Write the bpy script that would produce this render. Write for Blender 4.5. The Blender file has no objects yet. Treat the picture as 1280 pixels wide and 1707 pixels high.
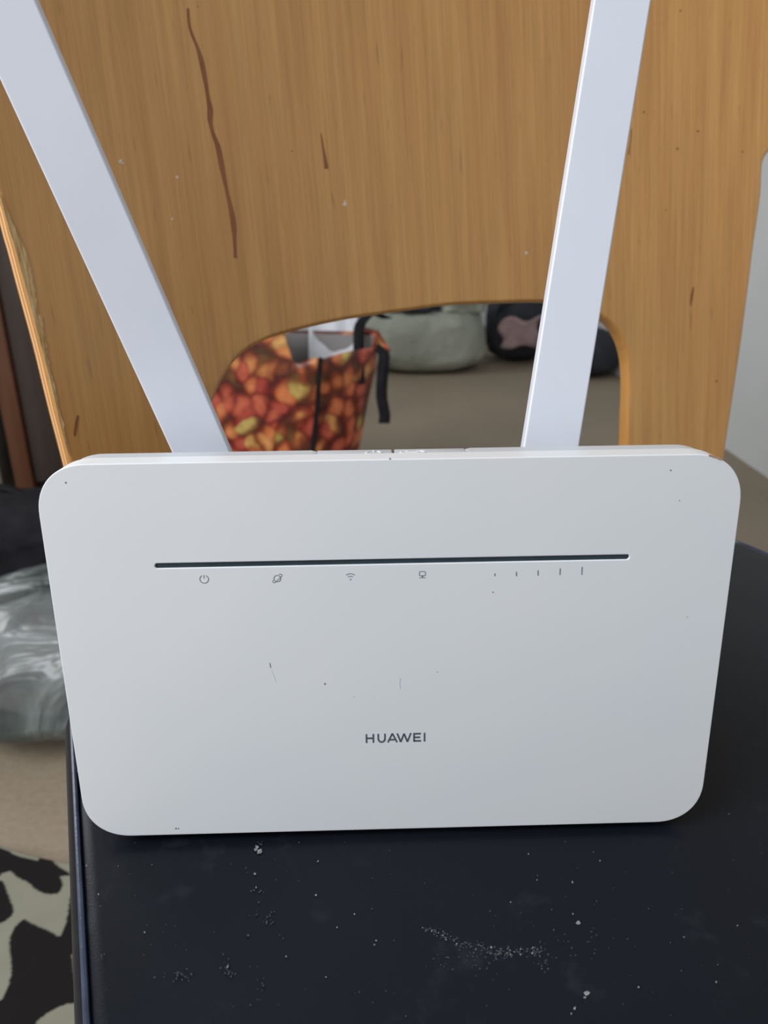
import bpy, bmesh, math, random
from math import sin, cos, tan, pi, radians, sqrt, atan2, exp
from mathutils import Vector, Matrix, noise

random.seed(7)
scene = bpy.context.scene
COL = scene.collection

# ------------------------------------------------------------------ camera
SEAT = 0.46                 # height of the seat top
GAP = 0.003                 # front cover's lower edge above the seat
LEAN = radians(22 - 17.117)  # router leans back
F = 1280.0                  # focal length in pixels of the 1280 x 1707 frame
def rot3(a, ax): return Matrix.Rotation(a, 3, ax)
Bm = Matrix(((1, 0, 0), (0, 0, 1), (0, 1, 0)))
def RM(rx, ry, rz):
    cx, sx, cy, sy, cz, sz = cos(rx), sin(rx), cos(ry), sin(ry), cos(rz), sin(rz)
    Rx = Matrix(((1, 0, 0), (0, cx, -sx), (0, sx, cx)))
    Ry = Matrix(((cy, 0, sy), (0, 1, 0), (-sy, 0, cy)))
    Rz = Matrix(((cz, -sz, 0), (sz, cz, 0), (0, 0, 1)))
    return Rz @ Ry @ Rx @ Bm
Rp = RM(radians(-17.117), radians(-1.1605), radians(1.0165))   # router frame -> camera frame
Tp = Vector((0.0041946, -0.114686, 0.277164))
Lp = Matrix(((1, 0, 0), (0, cos(LEAN), sin(LEAN)), (0, -sin(LEAN), cos(LEAN))))
ORIG = Vector((0, 0, SEAT + GAP))                              # middle of the cover's lower front edge
CAM = Lp @ (-(Rp.transposed() @ Tp)) + ORIG
MW = Lp @ Rp.transposed()                                      # camera frame (x right, y up, z forward) -> world
cd = bpy.data.cameras.new('camera'); cam = bpy.data.objects.new('camera', cd); COL.objects.link(cam)
m3 = MW @ Matrix(((1, 0, 0), (0, 1, 0), (0, 0, -1)))
cam.matrix_world = Matrix.Translation(CAM) @ m3.to_4x4()
cd.sensor_fit = 'VERTICAL'; cd.sensor_height = 24.0; cd.sensor_width = 18.0
cd.lens = F / 1707 * 24.0
cd.clip_start = 0.01; cd.clip_end = 50
cd.dof.use_dof = True; cd.dof.focus_distance = 0.262
cd.dof.aperture_fstop = cd.lens / 1.7          # a phone's ~1.7 mm wide pupil
cd.dof.aperture_blades = 0
scene.camera = cam

# ------------------------------------------------------------------ light and exposure
w = bpy.data.worlds.new('room_daylight'); scene.world = w; w.use_nodes = True
bg = w.node_tree.nodes['Background']; bg.inputs[0].default_value = (0.90, 0.95, 1.0, 1); bg.inputs[1].default_value = 0.43
def area(name, loc, target, size, size_y, power, col):
    l = bpy.data.lights.new(name, 'AREA'); l.shape = 'RECTANGLE'; l.size = size; l.size_y = size_y
    l.energy = power; l.color = col
    o = bpy.data.objects.new(name, l); COL.objects.link(o); o.location = loc
    o.rotation_euler = (Vector(target) - Vector(loc)).to_track_quat('-Z', 'Y').to_euler()
    return o
area('window_light', (-1.15, -0.50, 1.58), (0.05, 0.15, 0.5), 0.9, 1.0, 35, (0.96, 0.98, 1.0))
area('far_fill_light', (-2.2, 2.1, 1.6), (1.0, 2.0, 0.4), 1.2, 1.4, 36, (0.97, 0.98, 1.0))  # added fill lamp, no window behind it; brightens right wall and far floor
scene.view_settings.view_transform = 'Standard'; scene.view_settings.look = 'None'
scene.view_settings.gamma = 1; scene.view_settings.use_curve_mapping = False
scene.view_settings.exposure = 0.0

# ------------------------------------------------------------------ pixel -> place helpers
def ray(x, y): return MW @ Vector(((x - 640) / F, (853.5 - y) / F, 1))
def on_z(x, y, z):
    d = ray(x, y); return CAM + d * ((z - CAM.z) / d.z)
def at_y(x, y, Y):
    d = ray(x, y); return CAM + d * ((Y - CAM.y) / d.y)
def on_plane(x, y, p0, n):
    d = ray(x, y); return CAM + d * ((p0 - CAM).dot(n) / d.dot(n))
Ln = Lp @ Vector((0, 1, 0))
def panel(x, y):            # pixel -> (x, z) on the router's front face
    q = Lp.transposed() @ (on_plane(x, y, ORIG, Ln) - ORIG); return (q.x, q.z)

# ------------------------------------------------------------------ object helpers
def tag(o, label=None, cat=None, group=None, kind=None):
    if label: o['label'] = label
    if cat: o['category'] = cat
    if group: o['group'] = group
    if kind: o['kind'] = kind
    return o
def empty(name, loc, rot=(0, 0, 0), **k):
    o = bpy.data.objects.new(name, None); COL.objects.link(o); o.location = loc; o.rotation_euler = rot
    o.empty_display_size = 0.02
    return tag(o, **k)
def link(name, me, mat=None, parent=None, smooth=True, angle=35, wn=False, **k):
    if mat:
        me.materials.clear(); me.materials.append(mat)
    if smooth:
        for p in me.polygons: p.use_smooth = True
        try: me.set_sharp_from_angle(angle=radians(angle))
        except Exception: pass
    o = bpy.data.objects.new(name, me); COL.objects.link(o)
    if parent: o.parent = parent
    if wn:
        q = o.modifiers.new('normals', 'WEIGHTED_NORMAL'); q.keep_sharp = True; q.weight = 100
    return tag(o, **k)
def bm_done(name, bm, mat=None, parent=None, **k):
    bmesh.ops.recalc_face_normals(bm, faces=bm.faces)
    me = bpy.data.meshes.new(name); bm.to_mesh(me); bm.free()
    return link(name, me, mat, parent, **k)
def rrect(w_, h, r, n=10, e=2.0, cx=0, cy=0):
    """rounded rectangle outline, corners a superellipse of exponent e"""
    P = []
    for (sx, sy, a0) in ((1, 1, 0), (-1, 1, 1), (-1, -1, 2), (1, -1, 3)):
        for i in range(n + 1):
            t = pi / 2 * i / n
            a, b = abs(cos(t)) ** (2 / e), abs(sin(t)) ** (2 / e)
            if a0 % 2: a, b = b, a
            P.append((cx + sx * (w_ / 2 - r + r * a), cy + sy * (h / 2 - r + r * b)))
    return P
def curve_mesh(polys, half, bevel=0.0, res=3, name='shape'):
    """filled 2D outline(s) (holes allowed) extruded +-half along z, with a rolled edge"""
    cu = bpy.data.curves.new(name, 'CURVE'); cu.dimensions = '2D'; cu.fill_mode = 'BOTH'
    cu.extrude = max(half - bevel, 1e-6); cu.bevel_depth = bevel; cu.bevel_resolution = res; cu.offset = -bevel
    for P in polys:
        s = cu.splines.new('POLY'); s.points.add(len(P) - 1)
        for i, p in enumerate(P): s.points[i].co = (p[0], p[1], 0, 1)
        s.use_cyclic_u = True
    o = bpy.data.objects.new(name, cu); COL.objects.link(o)
    dg = bpy.context.evaluated_depsgraph_get(); dg.update()
    me = bpy.data.meshes.new_from_object(o.evaluated_get(dg))
    bpy.data.objects.remove(o); bpy.data.curves.remove(cu)
    bm = bmesh.new(); bm.from_mesh(me); bpy.data.meshes.remove(me)
    for ul in list(bm.loops.layers.uv.values()): bm.loops.layers.uv.remove(ul)
    bmesh.ops.remove_doubles(bm, verts=bm.verts, dist=1e-6)
    return bm
def xform(bm, fn):
    for v in bm.verts: v.co = Vector(fn(v.co))
    return bm
def box_bm(x0, x1, y0, y1, z0, z1, bev=0.0, seg=2, bm=None):
    b = bmesh.new()
    bmesh.ops.create_cube(b, size=1)
    for v in b.verts:
        v.co = Vector(((x0 + x1) / 2 + v.co.x * (x1 - x0), (y0 + y1) / 2 + v.co.y * (y1 - y0), (z0 + z1) / 2 + v.co.z * (z1 - z0)))
    if bev: bmesh.ops.bevel(b, geom=b.edges[:], offset=bev, segments=seg, affect='EDGES', profile=0.5)
    if bm is None: return b
    me = bpy.data.meshes.new('t'); b.to_mesh(me); b.free(); bm.from_mesh(me); bpy.data.meshes.remove(me)
    return bm
def tube_bm(pts, r, n=8, bm=None, rf=None):
    bm = bm or bmesh.new(); rings = []
    for i, p in enumerate(pts):
        p = Vector(p)
        d = (Vector(pts[min(i + 1, len(pts) - 1)]) - Vector(pts[max(i - 1, 0)])).normalized()
        a = d.cross(Vector((0, 0, 1)));
        if a.length < 1e-3: a = d.cross(Vector((0, 1, 0)))
        a.normalize(); b = d.cross(a); rr = r * (rf(i / (len(pts) - 1)) if rf else 1)
        rings.append([bm.verts.new(p + a * rr * cos(2 * pi * k / n) + b * rr * sin(2 * pi * k / n)) for k in range(n)])
    for i in range(len(rings) - 1):
        for k in range(n): bm.faces.new((rings[i][k], rings[i][(k + 1) % n], rings[i + 1][(k + 1) % n], rings[i + 1][k]))
    bm.faces.new(rings[0][::-1]); bm.faces.new(rings[-1])
    return bm
def ribbon(pts, wd, closed=False, wf=None):
    """flat stroke as a list of quads in 2D"""
    n = len(pts); L, R = [], []
    for i in range(n):
        if closed: a, b = pts[i - 1], pts[(i + 1) % n]
        else: a, b = pts[max(i - 1, 0)], pts[min(i + 1, n - 1)]
        dx, dy = b[0] - a[0], b[1] - a[1]; l = sqrt(dx * dx + dy * dy) or 1
        # mitre
        k = 1.0
        if closed or 0 < i < n - 1:
            p, q, r_ = pts[i - 1], pts[i], pts[(i + 1) % n]
            v1 = Vector((q[0] - p[0], q[1] - p[1])).normalized(); v2 = Vector((r_[0] - q[0], r_[1] - q[1])).normalized()
            c = max(0.35, sqrt(max(0, (1 + v1.dot(v2)) / 2))); k = 1 / c
            t = (v1 + v2)
            if t.length > 1e-6: dx, dy = t; l = t.length
        h = wd / 2 * k * (wf(i / (n - 1)) if wf else 1)
        L.append((pts[i][0] - dy / l * h, pts[i][1] + dx / l * h)); R.append((pts[i][0] + dy / l * h, pts[i][1] - dx / l * h))
    Q = []
    for i in range(n if closed else n - 1):
        j = (i + 1) % n; Q.append((L[i], R[i], R[j], L[j]))
    return Q
def flat_bm(quads, fn, t):
    """quads in 2D -> thin solid; fn(a, b, height) maps into space"""
    bm = bmesh.new()
    for q in quads:
        A = [bm.verts.new(fn(p[0], p[1], 0)) for p in q]; Bv = [bm.verts.new(fn(p[0], p[1], t)) for p in q]
        bm.faces.new(Bv); bm.faces.new(A[::-1]); n = len(q)
        for i in range(n): bm.faces.new((A[i], A[(i + 1) % n], Bv[(i + 1) % n], Bv[i]))
    return bm
def arc(cx, cy, r, a0, a1, n=14, ry=None):
    return [(cx + r * cos(radians(a0 + (a1 - a0) * i / n)), cy + (ry or r) * sin(radians(a0 + (a1 - a0) * i / n))) for i in range(n + 1)]

# ------------------------------------------------------------------ materials
def srgb(r, g, b):
    f = lambda c: (c / 255) / 12.92 if c / 255 <= 0.04045 else ((c / 255 + 0.055) / 1.055) ** 2.4
    return (f(r), f(g), f(b), 1)
class Mat:
    def __init__(s, name, col=(0.8, 0.8, 0.8, 1), rough=0.5, spec=0.5, **k):
        s.m = bpy.data.materials.new(name); s.m.use_nodes = True; s.t = s.m.node_tree; s.n = s.t.nodes; s.l = s.t.links
        s.b = s.n['Principled BSDF']; s.b.inputs['Base Color'].default_value = col
        s.b.inputs['Roughness'].default_value = rough; s.b.inputs['Specular IOR Level'].default_value = spec
        for a, v in k.items(): s.b.inputs[a].default_value = v
        s.c = None
    def coord(s, kind='Object', scale=(1, 1, 1)):
        tc = s.n.new('ShaderNodeTexCoord'); mp = s.n.new('ShaderNodeMapping'); mp.inputs['Scale'].default_value = scale
        s.l.new(tc.outputs[kind], mp.inputs[0]); return mp.outputs[0]
    def noise(s, vec, scale, detail=3, rough=0.5, dist=0.0):
        x = s.n.new('ShaderNodeTexNoise'); x.inputs['Scale'].default_value = scale; x.inputs['Detail'].default_value = detail
        x.inputs['Roughness'].default_value = rough; x.inputs['Distortion'].default_value = dist
        s.l.new(vec, x.inputs['Vector']); return x.outputs['Fac']
    def voro(s, vec, scale, out='Distance', feature='F1'):
        x = s.n.new('ShaderNodeTexVoronoi'); x.feature = feature; x.inputs['Scale'].default_value = scale
        s.l.new(vec, x.inputs['Vector']); return x.outputs[out]
    def ramp(s, fac, stops, interp='LINEAR'):
        x = s.n.new('ShaderNodeValToRGB'); r = x.color_ramp; r.interpolation = interp
        while len(r.elements) < len(stops): r.elements.new(0.5)
        for e, (p, c) in zip(r.elements, stops): e.position = p; e.color = c if len(c) == 4 else (*c, 1)
        s.l.new(fac, x.inputs[0]); return x.outputs[0]
    def mix(s, fac, a, b, mode='MIX'):
        x = s.n.new('ShaderNodeMix'); x.data_type = 'RGBA'; x.blend_type = mode
        for inp, v in ((x.inputs[0], fac), (x.inputs[6], a), (x.inputs[7], b)):
            if hasattr(v, 'is_output'): s.l.new(v, inp)
            else: inp.default_value = v
        return x.outputs[2]
    def base(s, c): s.l.new(c, s.b.inputs['Base Color']); return s
    def bump(s, h, strength=0.2, dist=0.001):
        x = s.n.new('ShaderNodeBump'); x.inputs['Strength'].default_value = strength; x.inputs['Distance'].default_value = dist
        s.l.new(h, x.inputs['Height'])
        if s.c: s.l.new(s.c, x.inputs['Normal'])
        s.l.new(x.outputs[0], s.b.inputs['Normal']); s.c = x.outputs[0]; return s

m = Mat('white_plastic', rough=0.38, spec=0.45); v = m.coord()
m.base(m.ramp(m.noise(v, 14, 3), [(0.3, (0.715, 0.735, 0.765)), (0.7, (0.745, 0.755, 0.775))])); m.bump(m.noise(v, 5000, 1), 0.06, 0.00005); M_WHITE = m.m
m = Mat('shell_plastic', rough=0.42); v = m.coord()
m.base(m.ramp(m.noise(v, 20, 2), [(0.3, (0.52, 0.55, 0.59)), (0.7, (0.55, 0.58, 0.62))])); M_SHELL = m.m
m = Mat('antenna_plastic', rough=0.45); v = m.coord()
m.base(m.ramp(m.noise(v, 30, 3), [(0.3, (0.63, 0.66, 0.735)), (0.7, (0.66, 0.685, 0.76))])); m.bump(m.noise(v, 4000, 1), 0.06, 0.00005); M_ANT = m.m
m = Mat('dark_smoked_strip', srgb(38, 52, 62), rough=0.25); v = m.coord()
m.base(m.ramp(m.noise(v, 200, 2), [(0.3, srgb(36, 50, 60)), (0.7, srgb(44, 60, 70))])); M_SLOT = m.m
m = Mat('grey_print', rough=0.5); v = m.coord(); m.base(m.ramp(m.noise(v, 900, 2), [(0.3, srgb(118, 123, 128)), (0.7, srgb(132, 136, 140))])); M_PRINT = m.m
m = Mat('dark_grey_print', rough=0.4); v = m.coord(); m.base(m.ramp(m.noise(v, 900, 2), [(0.3, srgb(74, 84, 95)), (0.7, srgb(88, 98, 108))])); M_LETTER = m.m
m = Mat('gap_black', srgb(30, 30, 32), rough=0.6); v = m.coord(); m.base(m.ramp(m.noise(v, 500), [(0, srgb(28, 28, 30)), (1, srgb(40, 40, 42))])); M_GAP = m.m
m = Mat('speck_dark', rough=0.7); v = m.coord(); m.base(m.ramp(m.noise(v, 3000), [(0.3, srgb(95, 90, 92)), (0.7, srgb(140, 132, 128))])); M_SPECK = m.m
m = Mat('chip_brown', rough=0.7); v = m.coord(); m.base(m.ramp(m.noise(v, 3000), [(0.3, srgb(150, 115, 85)), (0.7, srgb(190, 155, 125))])); M_CHIP = m.m

# lacquered plywood: vertical grain, UV = metres on the board
def wood_mat(name, dark, mid, light, rough=0.33):
    m = Mat(name, rough=rough, spec=0.5); m.b.inputs['Coat Weight'].default_value = 0.5; m.b.inputs['Coat Roughness'].default_value = 0.3
    tc = m.coord('UV', (1, 0.045, 1)); tf = m.coord('UV', (1, 0.02, 1)); tb = m.coord('UV', (1, 0.25, 1)); tr = m.coord('UV', (1, 0.12, 1))
    c = m.ramp(m.noise(tc, 95, 5, 0.6, 0.0), [(0.25, dark), (0.5, mid), (0.78, light)])
    fine = m.ramp(m.noise(tf, 420, 3, 0.7), [(0.32, (0.80, 0.78, 0.74)), (0.6, (1.04, 1.03, 1.02))])
    c = m.mix(0.8, c, fine, 'MULTIPLY')
    broad = m.ramp(m.noise(tb, 7, 2), [(0.3, (0.90, 0.86, 0.82)), (0.7, (1.05, 1.05, 1.05))])
    c = m.mix(1.0, c, broad, 'MULTIPLY')
    pores = m.ramp(m.noise(tr, 330, 2, 0.5), [(0.24, (0.72, 0.66, 0.58)), (0.33, (1, 1, 1))])
    c = m.mix(0.8, c, pores, 'MULTIPLY')
    m.base(c); m.bump(m.noise(tf, 420, 3, 0.7), 0.12, 0.0004)
    return m.m
M_WOOD = wood_mat('honey_lacquered_plywood', (0.47, 0.215, 0.050), (0.54, 0.270, 0.070), (0.62, 0.335, 0.100))
# cut edge of the plywood: stacked plies across the thickness (UV.y = depth)
m = Mat('plywood_edge', rough=0.6); v = m.coord('UV', (1, 1, 1))
wv = m.n.new('ShaderNodeTexWave'); wv.bands_direction = 'Y'; wv.inputs['Scale'].default_value = 75; wv.inputs['Distortion'].default_value = 1.0; wv.inputs['Detail'].default_value = 2
m.l.new(v, wv.inputs['Vector'])
m.base(m.ramp(wv.outputs['Fac'], [(0.1, (0.36, 0.155, 0.045)), (0.5, (0.60, 0.31, 0.11)), (0.9, (0.72, 0.41, 0.17))])); M_PLY = m.m
m = Mat('torn_veneer', rough=0.85); v = m.coord('UV', (1, 0.08, 1))
m.base(m.ramp(m.noise(v, 600, 4, 0.7), [(0.3, srgb(150, 112, 66)), (0.5, srgb(196, 160, 108)), (0.7, srgb(226, 202, 156))])); m.bump(m.noise(v, 600, 4), 0.8, 0.001); M_TORN = m.m
m = Mat('varnish_run', rough=0.3); v = m.coord(); m.base(m.ramp(m.noise(v, 120), [(0.3, (0.20, 0.060, 0.012)), (0.7, (0.27, 0.090, 0.020))])); M_DRIP = m.m
m = Mat('paint_fleck', rough=0.6); v = m.coord(); m.base(m.ramp(m.noise(v, 900), [(0.3, srgb(190, 175, 155)), (0.7, srgb(215, 205, 195))])); M_FLECK = m.m

# black vinyl
m = Mat('black_vinyl', rough=0.34, spec=0.15); v = m.coord()
c1 = m.ramp(m.noise(v, 9, 4), [(0.3, (0.0048, 0.0060, 0.0095)), (0.7, (0.0070, 0.0088, 0.0130))])
smear = m.ramp(m.noise(v, 38, 5, 0.65), [(0.60, (0, 0, 0)), (0.78, (0.012, 0.013, 0.015))])
c1 = m.mix(1.0, c1, smear, 'ADD')
d = m.voro(v, 330); sz = m.ramp(d, [(0.0, (1, 1, 1)), (0.055, (0, 0, 0))])
gate = m.ramp(m.noise(v, 55, 2), [(0.55, (0, 0, 0)), (0.7, (0.11, 0.11, 0.12))])
c1 = m.mix(1.0, c1, m.mix(1.0, sz, gate, 'MULTIPLY'), 'ADD')
m.base(c1); m.bump(m.voro(v, 1500), 0.12, 0.0002); m.bump(m.noise(v, 12, 3), 0.12, 0.004); M_VINYL = m.m
m = Mat('edge_sheen_vinyl', rough=0.28); v = m.coord(); m.base(m.ramp(m.noise(v, 90, 4), [(0.3, srgb(34, 42, 62)), (0.75, srgb(54, 64, 88))])); m.bump(m.noise(v, 500), 0.3, 0.0004); M_EDGE_SHEEN = m.m  # blue-grey stands for the sheen along the seat's rounded edge
m = Mat('dust', rough=0.9); v = m.coord(); m.base(m.ramp(m.noise(v, 400), [(0.3, srgb(84, 84, 88)), (0.7, srgb(140, 138, 140))])); M_DUST = m.m
m = Mat('scuff', rough=0.7); v = m.coord(); m.base(m.ramp(m.noise(v, 900), [(0.3, srgb(42, 46, 52)), (0.7, srgb(62, 64, 70))])); M_SCUFF = m.m

m = Mat('floor_screed', rough=0.75); v = m.coord()
c1 = m.ramp(m.noise(v, 3.5, 5, 0.6), [(0.3, (0.260, 0.200, 0.138)), (0.7, (0.32, 0.255, 0.178))])
c1 = m.mix(0.35, c1, m.ramp(m.noise(v, 130, 3), [(0.3, (0.19, 0.155, 0.115)), (0.7, (0.33, 0.285, 0.215))]))
m.base(c1); m.bump(m.noise(v, 90, 4), 0.2, 0.002); M_FLOOR = m.m
m = Mat('wall_paint', rough=0.7); v = m.coord(); m.base(m.ramp(m.noise(v, 2.5, 4), [(0.3, (0.62, 0.64, 0.64)), (0.7, (0.68, 0.70, 0.70))])); m.bump(m.noise(v, 60, 4), 0.1, 0.002); M_WALL = m.m
m = Mat('cabinet_dark', rough=0.6, spec=0.3); v = m.coord('Object', (1, 1, 0.08)); m.base(m.ramp(m.noise(v, 40, 4), [(0.3, (0.050, 0.036, 0.030)), (0.7, (0.070, 0.053, 0.045))])); M_CAB = m.m
m = Mat('cabinet_post', rough=0.4); v = m.coord('Object', (1, 1, 0.08)); m.base(m.ramp(m.noise(v, 60, 4), [(0.3, (0.11, 0.042, 0.020)), (0.7, (0.155, 0.064, 0.032))])); M_POST = m.m
m = Mat('black_nylon', rough=0.8, spec=0.15); v = m.coord(); m.base(m.ramp(m.noise(v, 30, 4), [(0.3, (0.008, 0.008, 0.010)), (0.7, (0.014, 0.014, 0.019))])); m.bump(m.noise(v, 25, 3), 0.3, 0.01); M_NYLON = m.m
m = Mat('dark_navy_cloth', rough=0.85); v = m.coord(); m.base(m.ramp(m.noise(v, 12, 4), [(0.3, (0.018, 0.020, 0.028)), (0.7, (0.032, 0.034, 0.044))])); m.bump(m.noise(v, 18, 3), 0.5, 0.02); M_NAVY = m.m
m = Mat('pink_grey_cloth', rough=0.9); v = m.coord(); m.base(m.ramp(m.noise(v, 25, 4), [(0.3, srgb(150, 122, 126)), (0.7, srgb(176, 152, 150))])); M_PINK = m.m
m = Mat('sage_sack', rough=0.6); v = m.coord(); m.base(m.ramp(m.noise(v, 6, 4), [(0.3, (0.33, 0.35, 0.285)), (0.7, (0.45, 0.47, 0.405))])); m.bump(m.noise(v, 9, 4), 0.6, 0.03); M_SACK = m.m
m = Mat('steel_handle', (0.4, 0.38, 0.36, 1), rough=0.35, Metallic=1.0); v = m.coord(); m.base(m.ramp(m.noise(v, 50), [(0, (0.35, 0.33, 0.3)), (1, (0.5, 0.48, 0.45))])); M_STEEL = m.m
m = Mat('red_brown_wrapper', rough=0.4); v = m.coord(); m.base(m.ramp(m.noise(v, 24, 3), [(0.35, (0.22, 0.05, 0.04)), (0.5, (0.17, 0.12, 0.10)), (0.65, (0.30, 0.27, 0.26))])); M_WRAP = m.m
m = Mat('pale_parcel', rough=0.6); v = m.coord(); m.base(m.ramp(m.noise(v, 14, 3), [(0.4, (0.24, 0.235, 0.24)), (0.55, (0.33, 0.24, 0.26)), (0.65, (0.17, 0.20, 0.22))])); M_PARCEL = m.m
# thin clear polythene
m = Mat('clear_polythene', (0.33, 0.39, 0.38, 1), rough=0.25, spec=0.6); v = m.coord()
wr = m.noise(v, 9, 3, 0.55, 1.2); m.base(m.ramp(wr, [(0.35, (0.10, 0.12, 0.118)), (0.65, (0.25, 0.295, 0.29))])); m.bump(wr, 0.8, 0.02)
m.l.new(m.ramp(wr, [(0.3, (0.45,) * 3), (0.7, (0.75,) * 3)]), m.b.inputs['Alpha']); M_POLY = m.m
# dried-fruit print of the shopping bag
def fruit(name, gain):
    m = Mat(name, rough=0.38); v = m.coord('UV')
    nz = m.n.new('ShaderNodeTexNoise'); nz.inputs['Scale'].default_value = 14; nz.inputs['Detail'].default_value = 2; m.l.new(v, nz.inputs['Vector'])
    wv = m.n.new('ShaderNodeVectorMath'); wv.operation = 'MULTIPLY_ADD'; m.l.new(nz.outputs['Color'], wv.inputs[0]); wv.inputs[1].default_value = (0.06,) * 3; m.l.new(v, wv.inputs[2])
    col = m.voro(wv.outputs[0], 29, 'Color'); dist = m.voro(wv.outputs[0], 29, 'Distance', 'F1')
    sep = m.n.new('ShaderNodeSeparateColor'); m.l.new(col, sep.inputs[0])
    c = m.ramp(sep.outputs[0], [(0.0, (0.48, 0.075, 0.050)), (0.3, (0.66, 0.16, 0.075)), (0.6, (0.74, 0.26, 0.08)), (0.88, (0.76, 0.38, 0.12)), (1.0, (0.55, 0.50, 0.13))])
    shade = m.ramp(dist, [(0.0, (1.15, 1.2, 1.3)), (0.36, (0.92, 0.80, 0.80)), (0.56, (0.40, 0.20, 0.20)), (0.72, (0.15, 0.08, 0.10))])
    c = m.mix(1.0, c, shade, 'MULTIPLY')
    c = m.mix(m.ramp(m.noise(v, 90, 4), [(0.5, (0, 0, 0)), (0.75, (0.5, 0.5, 0.5))]), c, (0.16, 0.04, 0.03, 1))
    c = m.mix(1.0, c, (gain, gain, gain, 1), 'MULTIPLY')
    m.base(c); m.bump(m.noise(v, 20, 3), 0.3, 0.01); return m.m
M_FRUIT = fruit('dried_fruit_print', 1.0)
m = Mat('bag_lining', rough=0.7); v = m.coord(); m.base(m.ramp(m.noise(v, 8), [(0.3, (0.27, 0.25, 0.25)), (0.7, (0.34, 0.32, 0.32))])); M_LINING = m.m
m = Mat('white_sheet', rough=0.5); v = m.coord(); m.base(m.ramp(m.noise(v, 8), [(0.3, (0.62, 0.63, 0.68)), (0.7, (0.76, 0.77, 0.82))])); m.bump(m.noise(v, 12, 3), 0.4, 0.02); M_PAPER = m.m
m = Mat('black_webbing', rough=0.8, spec=0.15); v = m.coord(); m.base(m.ramp(m.noise(v, 60), [(0.3, (0.010, 0.010, 0.012)), (0.7, (0.020, 0.020, 0.024))])); M_WEB = m.m
# cow print: printed patches carried as a colour attribute
m = Mat('cow_print_cloth', rough=0.9, spec=0.15); at = m.n.new('ShaderNodeAttribute'); at.attribute_name = 'print'; v = m.coord()
c = m.mix(0.25, at.outputs['Color'], m.ramp(m.noise(v, 40, 4), [(0.3, (0.7, 0.68, 0.64)), (0.7, (1, 1, 1))]), 'MULTIPLY'); m.base(c); m.bump(m.noise(v, 30, 3), 0.2, 0.004); M_COW = m.m

# ------------------------------------------------------------------ the room
XR, YB, XL, YF, HC = 1.03, 3.75, -2.3, -1.6, 2.55
def slab(name, *b, mat=M_WALL): return bm_done(name, box_bm(*b), mat, kind='structure', smooth=False)
slab('floor', XL - .1, XR + .1, YF, YB + .1, -0.1, 0, mat=M_FLOOR)
slab('wall_right', XR, XR + .1, YF, YB + .1, 0, HC)
slab('wall_back', XL, XR, YB, YB + .1, 0, HC)
slab('wall_left', XL - .1, XL, 0.9, YB + .1, 0, HC)
slab('ceiling', XL - .1, XR + .1, YF, YB + .1, HC, HC + .1)
bm_done('baseboard_back', box_bm(XL, XR, YB - .015, YB, 0, .08, .003), M_WALL, kind='structure')

# ------------------------------------------------------------------ the chair
TH = radians(24); LB = radians(9)
U = Vector((cos(TH), sin(TH), 0)); BK = Vector((-sin(TH), cos(TH), 0))
SR = 0.030                                            # seat corner radius
SW = 0.4285; SD = 0.42
pL = on_z(112, 1212, SEAT - 0.006); pL.z = SEAT
S0 = pL + BK * SR                                      # back-left corner of the seat's outline
chair = empty('chair', (S0 + U * SW / 2 - BK * SD / 2) * 1.0 - Vector((0, 0, SEAT)), (0, 0, TH),
              label='wooden chair with honey plywood back and black vinyl seat under the router', cat='chair')
def chl(p): return chair.matrix_world.inverted() @ p
bpy.context.view_layer.update()
# chair frame: x along U, y along BK, z up, origin on floor beneath the seat's middle
# seat pad
bm = curve_mesh([rrect(SW, SD, SR, 12)], 0.022, 0.010, 5, 'seat_pad')
for k in range(1, 24):
    for ax, L in ((0, SW), (1, SD)):
        no = Vector((1, 0, 0)) if ax == 0 else Vector((0, 1, 0))
        bmesh.ops.bisect_plane(bm, geom=bm.verts[:] + bm.edges[:] + bm.faces[:], plane_co=no * (L * (k / 24 - .5)), plane_no=no)
def pad(c):
    z = c.z
    if z > 0: z += 0.0015 * (1 - (2 * c.x / SW) ** 4) * (1 - (2 * c.y / SD) ** 4) - 0.0015
    return (c.x * (1 + TAP * (SD / 2 - c.y)), c.y, z + SEAT - 0.022)
TAP = 0.27
xform(bm, pad)
seat = bm_done('seat_pad', bm, M_VINYL, chair, wn=True)
# thin tube inside the pad's edge, coloured as the rounded edge's highlight
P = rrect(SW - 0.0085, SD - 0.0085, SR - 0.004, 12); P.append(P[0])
bm_done('edge_sheen_line', tube_bm([(x, y, SEAT - 0.0018) for x, y in [(x * (1 + TAP * (SD / 2 - y)), y) for x, y in P]], 0.0010, 8), M_EDGE_SHEEN, chair, label='thin blue-grey raised line painting the highlight round the seat edge')
bm_done('seat_frame', box_bm(-SW / 2 + .03, SW / 2 - .03, -SD / 2 + .03, SD / 2 - .03, SEAT - .085, SEAT - .0435, .003), M_WOOD, chair)
for sx in (-1, 1):
    for sy in (-1, 1):
        top = Vector((sx * (SW / 2 - .05), sy * (SD / 2 - .05), SEAT - .05)); bot = Vector((sx * (SW / 2 - .035), sy * (SD / 2 - .03), 0.0))
        bm_done('leg', tube_bm([bot, bot.lerp(top, .5), top], 0.017, 12, rf=lambda t: 0.75 + .25 * t), M_WOOD, chair)

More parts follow.
